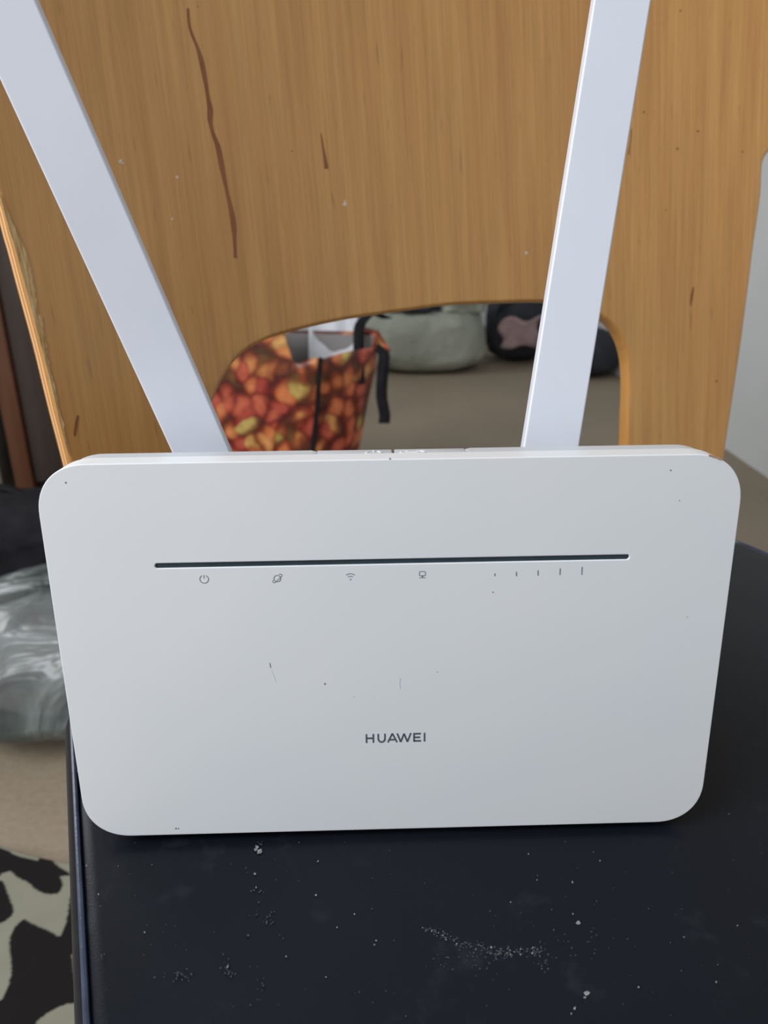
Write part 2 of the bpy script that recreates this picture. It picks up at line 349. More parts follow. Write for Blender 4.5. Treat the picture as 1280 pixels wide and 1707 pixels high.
# curved plywood back.  (u, v) lie on the board, d is depth behind its front face
P0 = S0 + BK * 0.006; SAG = 0.030; UC, UH = 0.215, 0.21
Vv = Vector((0, 0, 1)) * cos(LB) + BK * sin(LB); Nb = (BK * cos(LB) - Vector((0, 0, 1)) * sin(LB))
def bend(u): return SAG * (1 - min(1.6, ((u - UC) / UH) ** 2))
def bslope(u): return -2 * SAG * (u - UC) / UH ** 2
def board(u, v, d):
    s = bslope(u); l = sqrt(1 + s * s)
    return P0 + U * (u - s / l * d) + Vv * v + Nb * (bend(u) + d / l)
def bpx(x, y):
    b = 0.0
    for _ in range(30):
        q = on_plane(x, y, P0 + Nb * b, Nb) - P0; u = q.dot(U); b = 0.5 * b + 0.5 * bend(u)
    return (u, q.dot(Vv))
def smooth_poly(P, n=5, closed=True):
    out = []; N = len(P)
    for i in range(N if closed else N - 1):
        p0, p1, p2, p3 = P[(i - 1) % N], P[i], P[(i + 1) % N], P[(i + 2) % N]
        if not closed:
            p0 = P[max(i - 1, 0)]; p3 = P[min(i + 2, N - 1)]
        for k in range(n):
            t = k / n
            out.append(tuple(0.5 * (2 * p1[j] + (p2[j] - p0[j]) * t + (2 * p0[j] - 5 * p1[j] + 4 * p2[j] - p3[j]) * t * t + (3 * p1[j] - p0[j] - 3 * p2[j] + p3[j]) * t ** 3) for j in (0, 1)))
    if not closed: out.append(P[-1])
    return out
R_edge = [bpx(*p) for p in ((1208, 762), (1234, 590), (1249, 478), (1257.5, 409), (1266, 352), (1270, 319), (1271.5, 285), (1275, 264), (1290, 243))]
L_edge = [bpx(*p) for p in ((113.5, 766), (90, 674), (66, 575), (40, 478), (17, 392))]
ul0, vl0 = L_edge[0]; ul1, vl1 = L_edge[-1]; sl = (ul1 - ul0) / (vl1 - vl0)
ur0, vr0 = R_edge[0]; ur1, vr1 = R_edge[1]; sr = (ur1 - ur0) / (vr1 - vr0)
uf, vf = R_edge[-1]
vs = vl1 + 0.025
right = [(ur0 - sr * (vr0 + 0.07), -0.07)] + R_edge + [(uf + .018, vf + .02), (uf + .030, vf + .06), (uf + .030, 0.46), (uf + .005, 0.50), (uf - .06, 0.52)]
left = [(ul0 - sl * (vl0 + 0.07), -0.07)] + L_edge + [(ul1 + sl * .02 - .002, vl1 + .022), (ul1 - .022, vl1 + .045), (ul1 - .032, vl1 + .08), (ul1 - .034, 0.46), (ul1 - .01, 0.50), (ul1 + .05, 0.52)]
outline = smooth_poly(right, 4, False) + smooth_poly(left, 4, False)[::-1]
hp = [(1046.5, 690), (1048, 652), (1047, 612), (1042, 583), (1033, 560), (1021, 543), (1005.5, 529), (985, 517), (955, 508.5), (905, 503.5), (840, 504.7), (757, 508), (694, 515.8), (600, 529), (560, 536), (512, 546.5), (471, 557.5), (443, 567), (412, 584), (391.5, 603), (378, 623), (362, 654), (353, 690)]
H = [bpx(*p) for p in hp]
ua, va = H[-1]; ub, vb = H[0]
bot = 0.035
H = H + [(ua + .002, va - .02), (ua + .012, bot + .025), (ua + .035, bot + .006), (ua + .08, bot), ((ua + ub) / 2, bot - .002), (ub - .08, bot), (ub - .035, bot + .006), (ub - .012, bot + .025), (ub - .002, vb - .03)]
H = smooth_poly(H, 4)
TK = 0.0125
bm = curve_mesh([outline, H], TK / 2, 0.0022, 4, 'backrest')
for k in range(1, 56):
    bmesh.ops.bisect_plane(bm, geom=bm.verts[:] + bm.edges[:] + bm.faces[:], plane_co=Vector((-0.05 + k * 0.01, 0, 0)), plane_no=Vector((1, 0, 0)))
uvl = bm.loops.layers.uv.new('UVMap')
for f in bm.faces:
    side = abs(f.normal.z) < 0.5
    f.material_index = 0
    for l in f.loops: l[uvl].uv = (l.vert.co.x, l.vert.co.y)
    c = f.calc_center_median()
    # the raw left edge where the lacquered face is sawn off
    if abs(f.normal.z) < 0.25 and c.x < ul0 + 0.03 and f.normal.x < -0.5 or (abs(f.normal.z) < 0.25 and c.x < 0.06 and abs(c.x - ul0) < .04):
        f.material_index = 1
        for l in f.loops: l[uvl].uv = (l.vert.co.y, l.vert.co.z)
def bmap(c): return chair.matrix_world.inverted() @ board(c.x, c.y, c.z + TK / 2)
# +z of the outline is the back: flip so that front (d = 0) faces the sitter
xform(bm, bmap)
bmesh.ops.recalc_face_normals(bm, faces=bm.faces)
me = bpy.data.meshes.new('backrest'); bm.to_mesh(me); bm.free()
me.materials.append(M_WOOD); me.materials.append(M_PLY)
back = link('backrest', me, None, chair, angle=40)
def bl(u, v, d): return chl(board(u, v, d))
def on_board(quads, t): return flat_bm(quads, lambda a, b, h: bl(a, b, -h + 0.0001), t)
# torn veneer along the left edge
rnd = random.Random(3); inner = []; outer = []; n = 60
y = 322.0; wid = 7.0
prof = [(322, 6, 2), (340, 14, 5), (380, 15, 11), (410, 21, 16), (440, 29, 17), (455, 31, 18), (470, 32, 14), (480, 37, 15), (500, 41, 12), (524, 46, 8), (528, 51, 14), (550, 55, 10), (566, 60, 7), (569, 63, 10), (590, 67, 7), (610, 72, 6), (640, 80, 5), (680, 91, 4), (708, 99, 6), (730, 104, 2), (764, 113, 1)]
Q = []
pts = []
for i in range(len(prof) - 1):
    (ya, xa, wa), (yb, xb, wb) = prof[i], prof[i + 1]
    for k in range(5):
        t = k / 5; yy = ya + (yb - ya) * t
        wdt = wa + (wb - wa) * t
        xe = 113.5 - (766 - yy) * (113.5 - 17) / (766 - 392) + (1.5 if yy > 392 else 0) + 2.0 * sin(pi * (yy - 392) / 374)
        pts.append((xe, yy, wdt + rnd.uniform(-1.4, 1.4)))
for i in range(len(pts) - 1):
    (x0, y0, w0), (x1, y1, w1) = pts[i], pts[i + 1]
    Q.append((bpx(x0, y0), bpx(x0 + max(w0, .5), y0), bpx(x1 + max(w1, .5), y1), bpx(x1, y1)))
b_ = on_board(Q, 0.00035)
uvl = b_.loops.layers.uv.new('UVMap')
for f in b_.faces:
    for l in f.loops:
        q = chair.matrix_world @ l.vert.co - P0; l[uvl].uv = (q.dot(U), q.dot(Vv))
bm_done('torn_veneer', b_, M_TORN, chair, label='pale splintered strip where the veneer has torn off', smooth=False)
# varnish runs and marks
def run(pix, wpx, wf=None, th=0.00025, mat=M_DRIP, name='varnish_run'):
    pts = smooth_poly(pix, 6, False); uv = [bpx(*p) for p in pts]
    s = wpx * 0.00045
    bm_done(name, on_board(ribbon(uv, s, wf=wf), th), mat, chair)
run([(313, 14), (315, 40), (320, 58), (329, 80), (336, 105), (342, 135), (347, 165), (350, 182), (350, 200), (354, 220), (363, 245), (370, 280), (377, 315), (384, 345), (389, 375), (391, 405), (392, 430)], 6.2,
    lambda t: .35 + .65 * min(1, t * 3) * (.75 + .3 * sin(t * 31)) * (1.0 if t < .9 else .8))
run([(535, 222), (538, 245), (541, 262), (544, 281)], 5.5, lambda t: .15 + .85 * t)
run([(130, 692), (127, 708), (124, 727)], 3.2, lambda t: .5 + .5 * sin(pi * t))
run([(1156, 478), (1153, 492), (1151, 510)], 4, lambda t: .3 + .7 * sin(pi * t))
run([(1052, 215), (1051, 235), (1047, 258)], 1.0)
def disc(x, y, r, n=7, jag=.3, seed=0):
    rr = random.Random(seed + int(x * 7 + y)); return [tuple((x + r * cos(2 * pi * k / n) * (1 + rr.uniform(-jag, jag)), y + r * sin(2 * pi * k / n) * (1 + rr.uniform(-jag, jag)))) for k in range(n)]
q = [[bpx(*p) for p in disc(x, y, r)] for x, y, r in ((201, 269, 3), (205, 272, 2), (295, 295, 2.6), (575, 340, 3.4), (877, 422, 2.6), (287, 365, 1.8), (575, 335, 1.6), (1030, 140, 1))]
bm_done('paint_fleck', on_board(q, 0.0002), M_FLECK, chair, kind='stuff', smooth=False, label='pale paint flecks on the plywood')
q = [[bpx(*p) for p in disc(x, y, r * .7)] for x, y, r in ((330, 11, 1.8), (487, 252, 2.2), (1129, 248, 3), (1163, 219, 2.6), (1237, 253, 2.6), (1194, 635, 2.8), (1134, 18, 2.5), (544, 279, 2.6), (1073, 187, 2.4), (1110, 350, 2))]
bm_done('knot', on_board(q, 0.0002), M_DRIP, chair, kind='stuff', smooth=False, label='small dark pin knots in the plywood')

# dust and scuffs on the seat
def seat_fn(a, b, h): return chl(Vector((a, b, 0))) + Vector((0, 0, SEAT + h - 0.0000))
def sp(x, y): q = on_z(x, y, SEAT); return (q.x, q.y)
spots = [(428, 1412, 3), (432, 1420, 5), (426, 1416, 2.5), (425, 1457, 2), (427, 1479, 1.5), (530, 1436, 2), (241, 1554, 1.6), (144, 1443, 1.5), (164, 1491, 1.5), (527, 1492, 1.8), (562, 1546, 1.6), (591, 1524, 1.6), (627, 1568, 1.5), (624, 1575, 1.4),
         (954, 1471, 1.8), (881, 1424, 1.4), (1000, 1435, 1.4), (964, 1539, 3.2), (955, 1524, 1.4), (851, 1504, 1.3), (895, 1467, 1.2), (978, 1655, 4.5), (975, 1663, 3), (958, 1681, 2.4), (952, 1690, 1.6), (818, 1579, 2.2), (1064, 1646, 1.6), (1194, 1637, 1.8), (1140, 1562, 1.5),
         (379, 1612, 1.6), (380, 1610, 1.2), (1229, 1543, 1.4), (1215, 1357, 1), (130, 1286, 1.6), (543, 1629, 1.4), (477, 1595, 1.4)]
rnd = random.Random(11)
for _ in range(90):
    spots.append((rnd.uniform(150, 1270), rnd.uniform(1400, 1700), rnd.choice((.35, .4, .5, .7))))
for _ in range(26):
    t = rnd.random(); spots.append((702 + 205 * t, 1545 + 42 * sin(t * 2.2) + rnd.uniform(-4, 6), rnd.uniform(.7, 1.4)))
q = [[sp(*p) for p in disc(x, y, r, 6, .5)] for x, y, r in spots]
dust = bm_done('dust', flat_bm(q, seat_fn, 0.00012), M_DUST, chair, kind='stuff', smooth=False, label='grey dust specks on the black seat')
q = []
for k in range(150):
    t = rnd.random() ** .8; x = 702 + 208 * t; y = 1545 + 44 * sin(min(1, t * 1.15) * 1.75) + rnd.gauss(0, 3.2) * (1 + t)
    q.append([sp(*p) for p in disc(x, y, rnd.uniform(.8, 2.2), 6, .6, k)])
for (cx, cy, sx, sy, n_) in ((432, 1416, 5, 9, 10), (298, 1626, 16, 6, 22), (378, 1615, 7, 9, 14), (770, 1600, 30, 12, 34), (905, 1608, 10, 8, 12), (425, 1500, 14, 30, 16), (450, 1540, 9, 16, 14), (980, 1560, 50, 18, 22), (900, 1590, 60, 10, 14), (432, 1650, 8, 18, 10), (170, 1597, 5, 6, 5)):
    for k in range(n_): q.append([sp(*p) for p in disc(rnd.gauss(cx, sx), rnd.gauss(cy, sy), rnd.uniform(.6, 1.7), 6, .6, k)])
bm_done('scuff', flat_bm(q, seat_fn, 0.00008), M_SCUFF, chair, kind='stuff', smooth=False, label='faint grey scuff marks on the black seat')

# ------------------------------------------------------------------ the router
PW, PH = 0.221, 0.13697
router = empty('router', (0, 0, SEAT), (-LEAN, 0, 0), label='white upright internet router with two antennas on the black chair seat', cat='router')
OZ = GAP / cos(LEAN)
CT = 0.0088          # cover thickness
CR = 0.0165
# front cover with the slot cut through it.  local: x right, z up, y away
sl0 = panel(262, 944.3); sl1 = panel(1045, 929.2)
slz = (sl0[1] + sl1[1]) / 2; sh = 0.00084
slot = rrect(sl1[0] - sl0[0] + 2 * sh, 2 * sh + .00002, sh, 6, cx=(sl0[0] + sl1[0]) / 2, cy=slz)
bm = curve_mesh([rrect(PW, PH, CR, 16, 2.25, 0, PH / 2), slot], CT / 2, 0.00032, 3, 'front_cover')
def rmap(c): return (c.x, CT / 2 - c.z, c.y + OZ)
cover = bm_done('front_cover', xform(bm, rmap), M_WHITE, router, angle=50, wn=True)
bm = box_bm(sl0[0] - .001, sl1[0] + .001, 0.0006, 0.0016, slz - .0012 + OZ, slz + .0012 + OZ)
bm_done('light_strip', bm, M_SLOT, router, smooth=False, label='narrow dark strip across the upper front')
# back shell with the button recess in its top
def shell_poly(ins, notch):
    O = rrect(PW - 2 * ins, PH - 2 * ins, CR - ins * .5, 14, 2.2, 0, PH / 2)
    top = PH - ins; out = []; done = False
    for i, p in enumerate(O):
        out.append(p)
        if i == 14 and notch:
            out += [(0.0262, top), (0.0244, top - .00045), (0.0238, top - .004), (-0.0238, top - .004), (-0.0244, top - .00045), (-0.0262, top)]
    return out
SHD = 0.0095
bm = curve_mesh([shell_poly(0.0004, True)], SHD / 2, 0.0009, 3, 'back_shell')
def smap(c):
    y = CT + SHD / 2 - c.z; return (c.x, y, c.y + OZ - max(0, (y - CT)) * 0.03 * (1 if c.y > PH * .5 else 0))
bm_done('back_shell', xform(bm, smap), M_SHELL, router, angle=40, wn=True, label='grey rear shell behind the white front cover')
bm = curve_mesh([rrect(PW - .018, PH - .020, .014, 10, 2.2, 0, PH / 2)], 0.006, 0.003, 3, 'rear_housing')
bm_done('rear_housing', xform(bm, lambda c: (c.x, CT + SHD + .0055 - c.z, c.y + OZ)), M_SHELL, router)
# dark gap and two top buttons with raised symbols
zt = PH - 0.0004
bm_done('button_gap', box_bm(-.0241, .0241, CT + .0006, CT + .0088, zt - .0040 + OZ, zt - .0026 + OZ), M_GAP, router, smooth=False)
BZ = zt - .00045 + OZ
def sym(quads, cx, cy, s):   # raised symbol on the button's top
    return flat_bm([[(cx + p[0] * s, cy + p[1] * s) for p in q] for q in quads], lambda a, b, h: Vector((a, b, BZ + h)), 0.00025)
for k, (xa, xb) in enumerate(((-.0243, .0002), (.0011, .0243))):
    b = bm_done('button', box_bm(xa, xb, CT + .0003, CT + .0092, BZ - .0028, BZ, .0003), M_SHELL, router)
    if k == 0:
        q = ribbon(arc(0, 0, 1, 125, 415, 20), .28) + ribbon([(0, .35), (0, 1.3)], .28); cx = -.0058
    else:
        q = ribbon(arc(-.9, .0, .7, 60, 300, 10), .28) + ribbon(arc(1.0, 0, .7, -120, 120, 10), .28) + ribbon([(-.7, 0), (.8, 0)], .28); cx = .0068
    bm_done('raised_symbol', sym(q, cx, CT + .0042, .0024), M_WHITE, b, smooth=False)
# foot under the shell, standing on the seat
bm_done('foot', box_bm(-.085, .085, .0065, .024, .00206, .012 + OZ, .001), M_SHELL, router)
# prints
def prt(quads, name, mat, t=0.00005):
    return bm_done(name, flat_bm(quads, lambda a, b, h: Vector((a, -h, b + OZ)), t), mat, router, smooth=False)
def place(quads, px, py, s, rot=0.0):
    cx, cz = panel(px, py); c, n_ = cos(rot), sin(rot)
    return [[(cx + (p[0] * c - p[1] * n_) * s, cz + (p[0] * n_ + p[1] * c) * s) for p in q] for q in quads]
q = ribbon(arc(0, 0, 1, 118, 422, 28), .2) + ribbon([(0, .15), (0, 1.05)], .2)
prt(place(q, 340, 966, .00138), 'power_symbol', M_PRINT)
q = ribbon(arc(0, 0, .82, 0, 360, 28)[:-1], .2, True)
ell = arc(0, 0, 1.32, 35, 325, 30, .36); ell = [(x * cos(radians(42)) - y_ * sin(radians(42)), x * sin(radians(42)) + y_ * cos(radians(42))) for x, y_ in ell]
ell2 = arc(0, 0, 1.32, -145, 145, 30, .42); ell2 = [(x * cos(radians(42)) - y_ * sin(radians(42)), x * sin(radians(42)) + y_ * cos(radians(42))) for x, y_ in ell2]
tips = [p for p in ell2]
q = q + ribbon(arc(.78, .78, .36, -60, 150, 10), .18) + ribbon(arc(-.78, -.72, .34, 120, 330, 10), .18) + ribbon([(.0, -.45), (.45, .0)], .18) + ribbon([(.45, .0), (.95, .52)], .16) + ribbon([(0, -.45), (-.6, -.98)], .16)
prt(place(q, 462, 965, .00135), 'planet_symbol', M_PRINT)
q = ribbon(arc(0, -.7, 1.5, 48, 132, 14), .2) + ribbon(arc(0, -.7, .85, 48, 132, 10), .2) + [arc(0, -.7, .2, 0, 330, 10)]
prt(place(q, 584, 962, .00135), 'wireless_symbol', M_PRINT)
q = ribbon(rrect(1.55, 1.15, .22, 4, cy=.3), .2, True) + ribbon([(-.85, -.85), (.85, -.85)], .18) + ribbon([(0, -.25), (0, -.85)], .45)
prt(place(q, 704, 958.5, .00125), 'computer_symbol', M_PRINT)
for (x0, y0, x1, y1) in ((825, 956.5, 825, 961), (861, 953.5, 861, 961), (897, 951, 897, 960), (934, 948, 933.5, 959), (970.5, 945.5, 970, 958.5)):
    a, b = panel(x0, y0), panel(x1, y1)
    prt(ribbon([a, b], .00038), 'signal_bar', M_PRINT)
# lettering, drawn in units of the cap height
S_ = .19
letters = []
def put(strokes, x0, wd=S_):
    for s in strokes: letters.extend([[(p[0] + x0, p[1]) for p in qq] for qq in ribbon(s, wd)])
put([[(.1, 0), (.1, 1)], [(.88, 0), (.88, 1)], [(.1, .52), (.88, .52)]], 0)
put([[(.1, 1), (.1, .42)] + arc(.48, .46, .38, 190, 350, 14, .40) + [(.86, .42), (.86, 1)]], 1.34)
put([[(.02, 0), (.55, 1.0)], [(.55, 1.0), (1.08, 0)], [(.26, .30), (.84, .30)]], 2.50)
put([[(.02, 1), (.42, .02)], [(.42, .02), (.80, .95)], [(.80, .95), (1.18, .02)], [(1.18, .02), (1.58, 1)]], 3.58)
put([[(.1, 0), (.1, 1)], [(.1, .905), (.88, .905)], [(.1, .5), (.80, .5)], [(.1, .095), (.9, .095)]], 5.42)
put([[(.1, 0), (.1, 1)]], 6.62)
a = panel(609.5, 1239.2); b = panel(709, 1236.8)
s = (b[0] - a[0]) / 6.82; capz = (panel(660, 1223.3)[1] - panel(660, 1238)[1])
ang = atan2(b[1] - a[1], b[0] - a[0])
prt([[(a[0] + p[0] * s, a[1] + p[0] * s * tan(ang) + p[1] * capz) for p in q_] for q_ in letters], 'lettering', M_LETTER)
# specks and scratches on the cover
q = [[panel(*p) for p in disc(x, y, r, 7)] for x, y, r in ((109, 805, 1.6), (541.5, 1141, 1.7), (293, 1382, 1.6), (297, 1382, 1.2), (1118.5, 784.5, 1.5), (822, 988, 1.1), (1146, 1029, .9), (729, 1121, .9), (650, 765, 1.5), (1133, 835, 1.0))]
q += ribbon([panel(449.5, 1106), panel(451, 1114)], .00028)
prt(q, 'speck', M_SPECK)['kind'] = 'stuff'
q = ribbon([panel(452, 1117), panel(456, 1127), panel(460, 1138)], .00010) + ribbon([panel(667, 1131), panel(666, 1140), panel(667, 1149)], .00022) + ribbon([panel(588, 1163), panel(591, 1161)], .0003)
prt(q, 'scratch', M_SHELL)['kind'] = 'stuff'
q = ribbon([panel(1192, 757.5), panel(1203, 763.5), panel(1212, 771)], .0006, wf=lambda t: .3 + .7 * sin(pi * t)) + [[panel(*p) for p in disc(1206, 767, 1.3)]]
# chip on the cover's upper right corner: follow the outline, on the rim
O = rrect(PW, PH, CR, 40, 2.25, 0, PH / 2)[:41]
rim = [p for p in O if .0985 < p[0] < .1030]
qq = ribbon(rim, .0007, wf=lambda t: .3 + .7 * abs(sin(7 * t)))
bm_done('chip', flat_bm(qq, lambda a_, b_, h: Vector((a_, .0006 - h, b_ + OZ)), .0008), M_CHIP, router, smooth=False, label='small brown chip on the upper right corner')

# antennas: flat paddles hinged behind the shell
def cam_pt(x, y, z): return CAM + ray(x, y) * z
inv = router.matrix_basis.inverted()
inv = (Matrix.Translation((0, 0, SEAT)) @ Matrix.Rotation(-LEAN, 4, 'X')).inverted()
def antenna(pb, pt, width, thick, yaw, L=0.215):
    A = inv @ cam_pt(*pb); Bp = inv @ cam_pt(*pt)
    d = (Bp - A).normalized()
    n_ = Vector((sin(yaw), -cos(yaw), 0)); n_ = (n_ - d * n_.dot(d)).normalized(); sd = d.cross(n_) * -1
    if sd.x < 0: sd = -sd
    bm = curve_mesh([rrect(width, L, .002, 6, cy=L / 2)], thick / 2, 0.0007, 3, 'antenna')
    off = A - d * 0.035
    back = -n_
    xform(bm, lambda c: off + sd * c.x + d * c.y + back * (thick / 2 - c.z))
    o = bm_done('antenna', bm, M_ANT, router, angle=40, wn=True)
    h = tube_bm([off + back * thick / 2 - sd * .0075 + d * .004, off + back * thick / 2 + sd * .0075 + d * .004], 0.0035, 14)
    bm_done('hinge', h, M_SHELL, o)
    return o
antenna((333.5, 750, .2665), (-1, 0, .217), .0189, .0046, radians(2))
antenna((919.5, 742, .2660), (1038, 0, .2590), .0194, .0050, radians(0))

# ------------------------------------------------------------------ shopping bag seen through the chair back
def grid_obj(name, nu, nv, fn, mat, parent, thick=0.0, closed_u=False, uvf=None, **k):
    bm = bmesh.new(); V_ = [[bm.verts.new(fn(i / nu, j / nv)) for j in range(nv + 1)] for i in range(nu + (0 if closed_u else 1))]
    uvl = bm.loops.layers.uv.new('UVMap'); N = len(V_)
    for i in range(nu):
        for j in range(nv):
            f = bm.faces.new((V_[i][j], V_[(i + 1) % N][j], V_[(i + 1) % N][j + 1], V_[i][j + 1]))
            for l, (a_, b_) in zip(f.loops, ((i, j), (i + 1, j), (i + 1, j + 1), (i, j + 1))):
                l[uvl].uv = uvf(a_ / nu, b_ / nv) if uvf else (a_ / nu, b_ / nv)
    me = bpy.data.meshes.new(name); bm.to_mesh(me); bm.free()
    o = link(name, me, mat, parent, angle=60, **k)
    if thick:
        s_ = o.modifiers.new('thickness', 'SOLIDIFY'); s_.thickness = thick; s_.offset = -1
        if len(me.materials) > 1: s_.material_offset = 1
    return o
BY = 1.22
cn = at_y(538, 600, BY); cb = Vector((cn.x - .005, BY + .02, 0))
hgt = cn.z
tote = empty('shopping_bag', (cb.x, cb.y + .1, 0), label='orange dried-fruit print shopping bag with black handles seen through chair back', cat='bag')
tl = tote.location.copy()
aL = radians(168); aR = radians(50)
dL = Vector((cos(aL), sin(aL), 0)); dR = Vector((cos(aR), sin(aR), 0))
WL, WR = 0.42, 0.17
corners = [Vector((cb.x, BY, 0)), Vector((cb.x, BY, 0)) + dL * WL, Vector((cb.x, BY, 0)) + dL * WL + dR * WR, Vector((cb.x, BY, 0)) + dR * WR]
def wallp(k, s_, t):
    a_, b_ = corners[k], corners[(k + 1) % 4]; mid = (corners[0] + corners[2]) / 2
    p = a_.lerp(b_, s_)
    # bottom pulls in a little, panels bulge
    c = mid.lerp(p, 0.70 + .30 * t)
    out = ((a_ + b_) / 2 - mid).normalized()
    c += out * .018 * sin(pi * s_) * sin(pi * min(1, t * .9 + .1))
    top = hgt
    if k == 0:   # front-left panel: rim sags near the corner then rises
        x_ = s_ * WL
        top = hgt + 0.004 - .012 * exp(-((x_ - .045) / .02) ** 2) + .12 / (1 + exp(-(x_ - .065) / .0035)) * 0.75
    if k == 3: top = hgt + .004 * sin(pi * (1 - s_))
    if k == 2: top = hgt + .03
    if k == 1: top = hgt + .09 * (1 - s_) + .03 * s_
    wz = noise.noise(Vector((c.x * 9, c.y * 9, t * 3))) * .008
    return c + out * wz + Vector((0, 0, top * t)) - tl
for k, (ln, nm) in enumerate(((WL, 'side_panel'), (WR, 'side_panel'), (WL, 'side_panel'), (WR, 'side_panel'))):
    o = grid_obj(nm, 40, 30, lambda s_, t, k=k: wallp(k, s_, t), M_FRUIT, tote, 0, uvf=lambda s_, t, k=k, ln=ln: (k * .61 + s_ * ln, wallp(k, s_, t).z))
    o.data.materials.append(M_LINING)
    s_ = o.modifiers.new('thickness', 'SOLIDIFY'); s_.thickness = 0.0015; s_.offset = 0; s_.material_offset = 0
    mid = (corners[0] + corners[2]) / 2
    # lining: a second sheet just inside
    out = ((corners[k] + corners[(k + 1) % 4]) / 2 - mid).normalized()
    grid_obj('lining', 40, 12, lambda s_2, t, k=k, out=out: Vector(wallp(k, .01 + .98 * s_2, t * .985 + .0)) - out * .0035, M_LINING, o, 0)
bmb = bmesh.new(); bmb.faces.new([bmb.verts.new(mid.lerp(c, .70) - tl + Vector((0, 0, .002))) for c in corners]); bm_done('base', bmb, M_WEB, tote, smooth=False)
# dark binding down the near corner
pts = [Vector(wallp(0, 0.0, t)) + Vector((0, -.0015, 0)) for t in [i / 24 for i in range(25)]]
bm_done('binding', tube_bm(pts, .0045, 8), M_WEB, tote)
# straps
def strap(name, pts, wd, side, mat=M_WEB, parent=None, th=.002):
    bm = bmesh.new(); rows = []
    P_ = [Vector(p) for p in pts]; out = []
    for i in range(len(P_) - 1):
        p0, p1, p2, p3 = P_[max(i - 1, 0)], P_[i], P_[i + 1], P_[min(i + 2, len(P_) - 1)]
        for k in range(6):
            t = k / 6; out.append(0.5 * (2 * p1 + (p2 - p0) * t + (2 * p0 - 5 * p1 + 4 * p2 - p3) * t * t + (3 * p1 - p0 - 3 * p2 + p3) * t ** 3))
    out.append(P_[-1])
    for p in out: rows.append((bm.verts.new(p - side * wd / 2), bm.verts.new(p + side * wd / 2)))
    for i in range(len(rows) - 1): bm.faces.new((rows[i][0], rows[i][1], rows[i + 1][1], rows[i + 1][0]))
    o = bm_done(name, bm, mat, parent); s_ = o.modifiers.new('thickness', 'SOLIDIFY'); s_.thickness = th; return o
W_ = lambda x, y, Y: at_y(x, y, Y) - tl
strap('handle', [W_(640, 706, 1.30), W_(641, 690, 1.30), W_(636, 660, 1.30), W_(638, 620, 1.31), W_(640, 592, 1.32), W_(634, 582, 1.34), W_(622, 574, 1.37)], .023, Vector((1, .0, 0)), parent=tote)
strap('handle', [W_(599, 640, 1.30), W_(598, 600, 1.315), W_(598, 575, 1.32), W_(599, 545, 1.33), W_(608, 530, 1.36), W_(622, 522, 1.40), W_(645, 530, 1.44)], .022, Vector((1, .1, 0)), parent=tote)
# flap of the back rim folded over at the right
q0, q1, q2, q3 = W_(604, 545, 1.40), W_(632, 553, 1.40), W_(652, 585, 1.37), W_(608, 588, 1.37)
grid_obj('folded_rim', 10, 6, lambda a_, b_: q0.lerp(q1, a_).lerp(q3.lerp(q2, a_), b_) + Vector((0, -.012 * sin(pi * b_), 0)), M_FRUIT, tote, .0015, uvf=lambda a_, b_: (a_ * .09 + 3, b_ * .05))
# white sheet packed inside
grid_obj('white_sheet_bundle', 24, 18, lambda a_, b_: W_(516 + 78 * a_, 640 - 125 * b_ - 6 * sin(pi * a_), 1.30 + .10 * b_ + .025 * sin(a_ * pi)) + Vector((0, noise.noise(Vector((a_ * 3, b_ * 3, 5))) * .02, 0)), M_PAPER, None, .004,
         label='white plastic sheet tucked inside the fruit-print shopping bag', cat='sheet').location = tl

# ------------------------------------------------------------------ lumpy sacks and bags
def blob(name, c, r, h, mat, parent=None, amp=.12, fr=3, e=2.6, seed=0, fold=None, n=48, top_pull=0, **k):
    """a soft bag standing on the floor: flattened base, creased sides"""
    bm = bmesh.new(); rows = []; m_ = 28
    for j in range(m_ + 1):
        t = j / m_; ph = -pi / 2 + pi * t
        row = []
        for i in range(n):
            a_ = 2 * pi * i / n
            cc, ss = cos(ph), sin(ph)
            rad = abs(cc) ** (2 / e); zz = (abs(ss) ** (2 / e)) * (1 if ss > 0 else -1)
            x_ = abs(cos(a_)) ** (2 / 2.5) * (1 if cos(a_) > 0 else -1) * rad; y_ = abs(sin(a_)) ** (2 / 2.5) * (1 if sin(a_) > 0 else -1) * rad
            z_ = (zz + 1) / 2
            d = 1 + amp * noise.noise(Vector((x_ * fr + seed, y_ * fr, z_ * fr))) + amp * .5 * noise.noise(Vector((x_ * fr * 2.7 + seed, y_ * fr * 2.7, z_ * fr * 2.7)))
            if z_ < .12: d *= .94 + .06 * z_ / .12
            zq = z_ * h * (1 + (amp * noise.noise(Vector((x_ * 2 + seed, y_ * 2, 9)))) * (z_ > .3))
            if fold: zq *= fold(x_, y_)
            row.append(bm.verts.new((c[0] + x_ * r[0] * d, c[1] + y_ * r[1] * d, c[2] + max(0.0, zq))))
        rows.append(row)
    for j in range(m_):
        for i in range(n):
            try: bm.faces.new((rows[j][i], rows[j][(i + 1) % n], rows[j + 1][(i + 1) % n], rows[j + 1][i]))
            except ValueError: pass
    bmesh.ops.remove_doubles(bm, verts=bm.verts, dist=1e-5)
    return bm_done(name, bm, mat, parent, angle=80, **k)
# sage sack
c = on_z(712, 628, 0); zc = c.y + .17
sack = empty('sack', (c.x, zc, 0), label='pale sage-green filled sack with dark top standing by the back wall', cat='sack')
blob('sack_body', (0, 0, 0), (.255, .18), .275, M_SACK, sack, .10, 2.2, 3.6, 3)
blob('tied_neck', (.12, -.04, .22), (.12, .09), .11, M_SACK, sack, .3, 4, 2.2, 8, label='bunched pale neck of the sack')
tcl = blob('dark_top_cloth', (-.06, -.09, .235), (.11, .07), .065, M_NAVY, sack, .2, 3, 2.2, 5, label='dark cloth lying in the sack opening')
